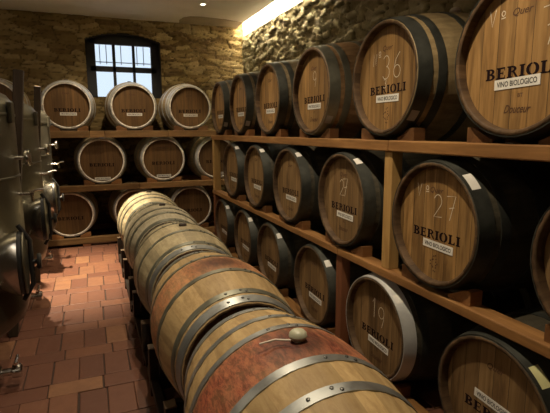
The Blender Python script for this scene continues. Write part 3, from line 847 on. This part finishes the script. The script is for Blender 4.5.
# ------------------------------------------------------------------ steel tanks
def tank(x, y, label, dz=0):
    R = .61
    T = empty('steel_tank', (x, y, 0)); tag(T, label, 'tank', 'stainless steel wine tanks on the left')
    mb = MB()
    prof = [(.0005, .27), (.12, .28), (.40, .33), (.53, .37), (.585, .42), (R, .50), (R, 1.60), (.602, 1.645), (.578, 1.68), (.54, 1.700), (.3, 1.75), (.16, 1.77), (.0005, 1.77)]
    mb.lathe(prof, 96); sh = mb.build('shell', M['stainless'], T)
    mb = MB()
    for z in (.66, 1.22, 1.56): mb.lathe([(R-.002, z), (R+.004, z+.004), (R+.004, z+.016), (R-.002, z+.02)], 96)
    mb.build('weld_band', M['stainless'], sh)
    mb = MB(); mb.lathe([(.17, 1.755), (.19, 1.80), (.19, 1.82), (.15, 1.845), (.0005, 1.855)], 40); mb.build('top_hatch', M['polished'], T)
    for k in range(4):
        a = math.radians(22+90*k); mb = MB()
        mb.tube([(.34*math.cos(a), .34*math.sin(a), .40), (.34*math.cos(a), .34*math.sin(a), .012)], .028, 14)
        lg = mb.build('leg', M['stainless'], T); mb = MB(); mb.lathe([(.0005, 0), (.05, 0), (.05, .010), (.03, .016), (.0005, .016)], 16, Matrix.Translation((.34*math.cos(a), .34*math.sin(a), 0))); mb.build('foot', M['black_plastic'], lg)
    # things on the shell are placed by angle (0 = aisle side) and height
    def fr(ang, z, r=R):
        a = math.radians(ang); n = Vector((math.cos(a), math.sin(a), 0)); tdir = Vector((-math.sin(a), math.cos(a), 0))
        return Matrix(((tdir.x, 0, n.x, n.x*r), (tdir.y, 0, n.y, n.y*r), (0, 1, 0, z), (0, 0, 0, 1)))   # local x=along, y=up, z=out
    # bowl-shaped manway on the aisle side, its rim plane turned to the aisle
    ca = math.radians(-29); cn = math.radians(2); pc = Vector((math.cos(ca)*(R-.02), math.sin(ca)*(R-.02), .79)); nn = Vector((math.cos(cn), math.sin(cn), 0)); tt = Vector((-nn.y, nn.x, 0))
    F = Matrix(((tt.x, 0, nn.x, pc.x), (tt.y, 0, nn.y, pc.y), (0, 1, 0, pc.z), (0, 0, 0, 1)))
    def oval(prof, n=48, ex=.74, ez=.96):
        m = MB(); m.lathe(prof, n); m.v = [tuple(F @ Vector((v[0]*ex, v[1]*ez, v[2]))) for v in m.v]; return m
    dr = oval([(.05, -.06), (.105, -.03), (.145, .01), (.172, .055), (.183, .085), (.186, .095), (.176, .098), (.160, .096), (.150, .04)]).build('door_frame', M['polished'], T)
    oval([(.160, .094), (.178, .099), (.178, .114), (.160, .114), (.160, .094)]).build('seal', M['black_plastic'], dr)
    d = oval([(.174, .115), (.178, .120), (.174, .126), (.120, .134), (.0005, .139)]).build('manway_door', M['stainless'], T)
    mb = MB(); mb.tube([F @ Vector(p) for p in ((0, -.205, .10), (0, -.12, .150), (0, .12, .150), (0, .205, .10))], .013, 10); mb.build('clamp_bar', M['black_plastic'], d)
    mb = MB(); m0 = MB(); m0.lathe([(.0005, .145), (.013, .145), (.013, .175), (.040, .178), (.045, .188), (.038, .198), (.0005, .20)], 20); mb.add([F @ Vector(v) for v in m0.v], m0.f, 0, True); mb.build('hand_knob', M['black_plastic'], d)
    mb = MB(); mb.tube([F @ Vector((.155, -.10, .10)), F @ Vector((.155, .10, .10))], .014, 10); mb.build('hinge', M['polished'], dr)
    # dial thermometer and sampling tap
    G = fr(-6, 1.335)
    mb = MB(); m0 = MB(); m0.lathe([(.010, -.01), (.010, .05), (.042, .052), (.046, .058), (.046, .072), (.042, .075), (.0005, .076)], 24); mb.add([G @ Vector(v) for v in m0.v], m0.f, 0, True); mb.build('thermometer', M['polished'], T)
    G = fr(-4, 1.13)
    mb = MB(); mb.tube([G @ Vector(p) for p in ((0, 0, -.01), (0, 0, .075))], .010, 10); mb.tube([G @ Vector(p) for p in ((0, .0, .062), (0, -.045, .066))], .009, 10)
    tp = mb.build('sampling_tap', M['polished'], T); mb = MB(); mb.tube([G @ Vector(p) for p in ((-.01, .01, .055), (.02, .02, .09), (.03, .02, .115))], .007, 8); mb.build('tap_lever', M['polished'], tp)
    G = fr(-10, 1.60)
    mb = MB()
    m0 = MB(); m0.box((0, -.02, .012), (.05, .11, .022), bev=.004); mb.add([G @ Vector(v) for v in m0.v], m0.f); mb.build('lifting_lug', M['stainless'], T)
    # bottom outlet with butterfly valve
    mb = MB(); mb.tube([(0, -.10, .29), (.02, -.10, .17), (.10, -.10, .11), (.50, -.10, .10)], .022, 14); mb.lathe([(.022, 0), (.036, 0), (.036, .012), (.022, .012)], 20, Matrix.Translation((.43, -.10, .10)) @ AX['x'].to_4x4()); op = mb.build('outlet_pipe', M['polished'], T)
    mb = MB(); mb.lathe([(.0005, 0), (.038, 0), (.040, .015), (.040, .045), (.030, .052), (.0005, .052)], 20, Matrix.Translation((.495, -.10, .10)) @ AX['x'].to_4x4()); vl = mb.build('valve', M['polished'], T)
    mb = MB(); mb.tube([(.52, -.10, .13), (.52, -.10, .165)], .010, 10); mb.tube([(.52, -.15, .165), (.52, -.05, .17)], .010, 10); mb.build('valve_lever', M['polished'], vl)
    return T
tank(-.99, 3.0, 'nearest stainless steel tank, cut off by left edge of photo')
tank(-.99, 4.34, 'middle stainless steel tank of the row on the left')
tank(-.99, 5.62, 'farthest stainless steel tank, just in front of back rack')
for (x, y, lb, wd) in ((-.60, 3.69, 'dark wooden post tilted towards the aisle between the nearest and middle tanks', .062), (-.56, 4.985, 'dark wooden post tilted towards the aisle between the middle and farthest tanks', .055)):
    tl = Matrix.Rotation((-.41-x)/1.9, 3, 'Y'); mb = MB(); mb.box(tl @ Vector((0, 0, .953)), (wd, wd, 1.9), M=tl, bev=.004, a=.5)
    o = mb.build('wooden_post', M['post_dark'], None, (x, y, 0)); tag(o, lb, 'post', 'dark posts between the tanks')

# ------------------------------------------------------------------ world, camera
wd = bpy.data.worlds.new('World'); S.world = wd; wd.use_nodes = True
bg = wd.node_tree.nodes['Background']; bg.inputs[0].default_value = (.78, .90, 1, 1); bg.inputs[1].default_value = 1.15
f, yaw, pit, roll = 463.5, math.radians(21.717), math.radians(9.352), math.radians(-.289)
fw = Vector((math.sin(yaw)*math.cos(pit), math.cos(yaw)*math.cos(pit), -math.sin(pit)))
rt = Vector((math.cos(yaw), -math.sin(yaw), 0)); up = rt.cross(fw)
r2 = rt*math.cos(roll)+up*math.sin(roll); u2 = up*math.cos(roll)-rt*math.sin(roll)
cd = bpy.data.cameras.new('Camera'); cd.sensor_width = 36; cd.sensor_fit = 'HORIZONTAL'; cd.lens = f/550*36; cd.clip_start = .02
cam = bpy.data.objects.new('Camera', cd); COL.objects.link(cam)
Mx = Matrix((r2, u2, -fw)).transposed().to_4x4(); Mx.translation = (0, 0, ZC); cam.matrix_world = Mx
S.camera = cam
S.view_settings.view_transform = 'Standard'; S.view_settings.look = 'None'; S.view_settings.gamma = 1; S.view_settings.use_curve_mapping = False
S.view_settings.exposure = 0.0
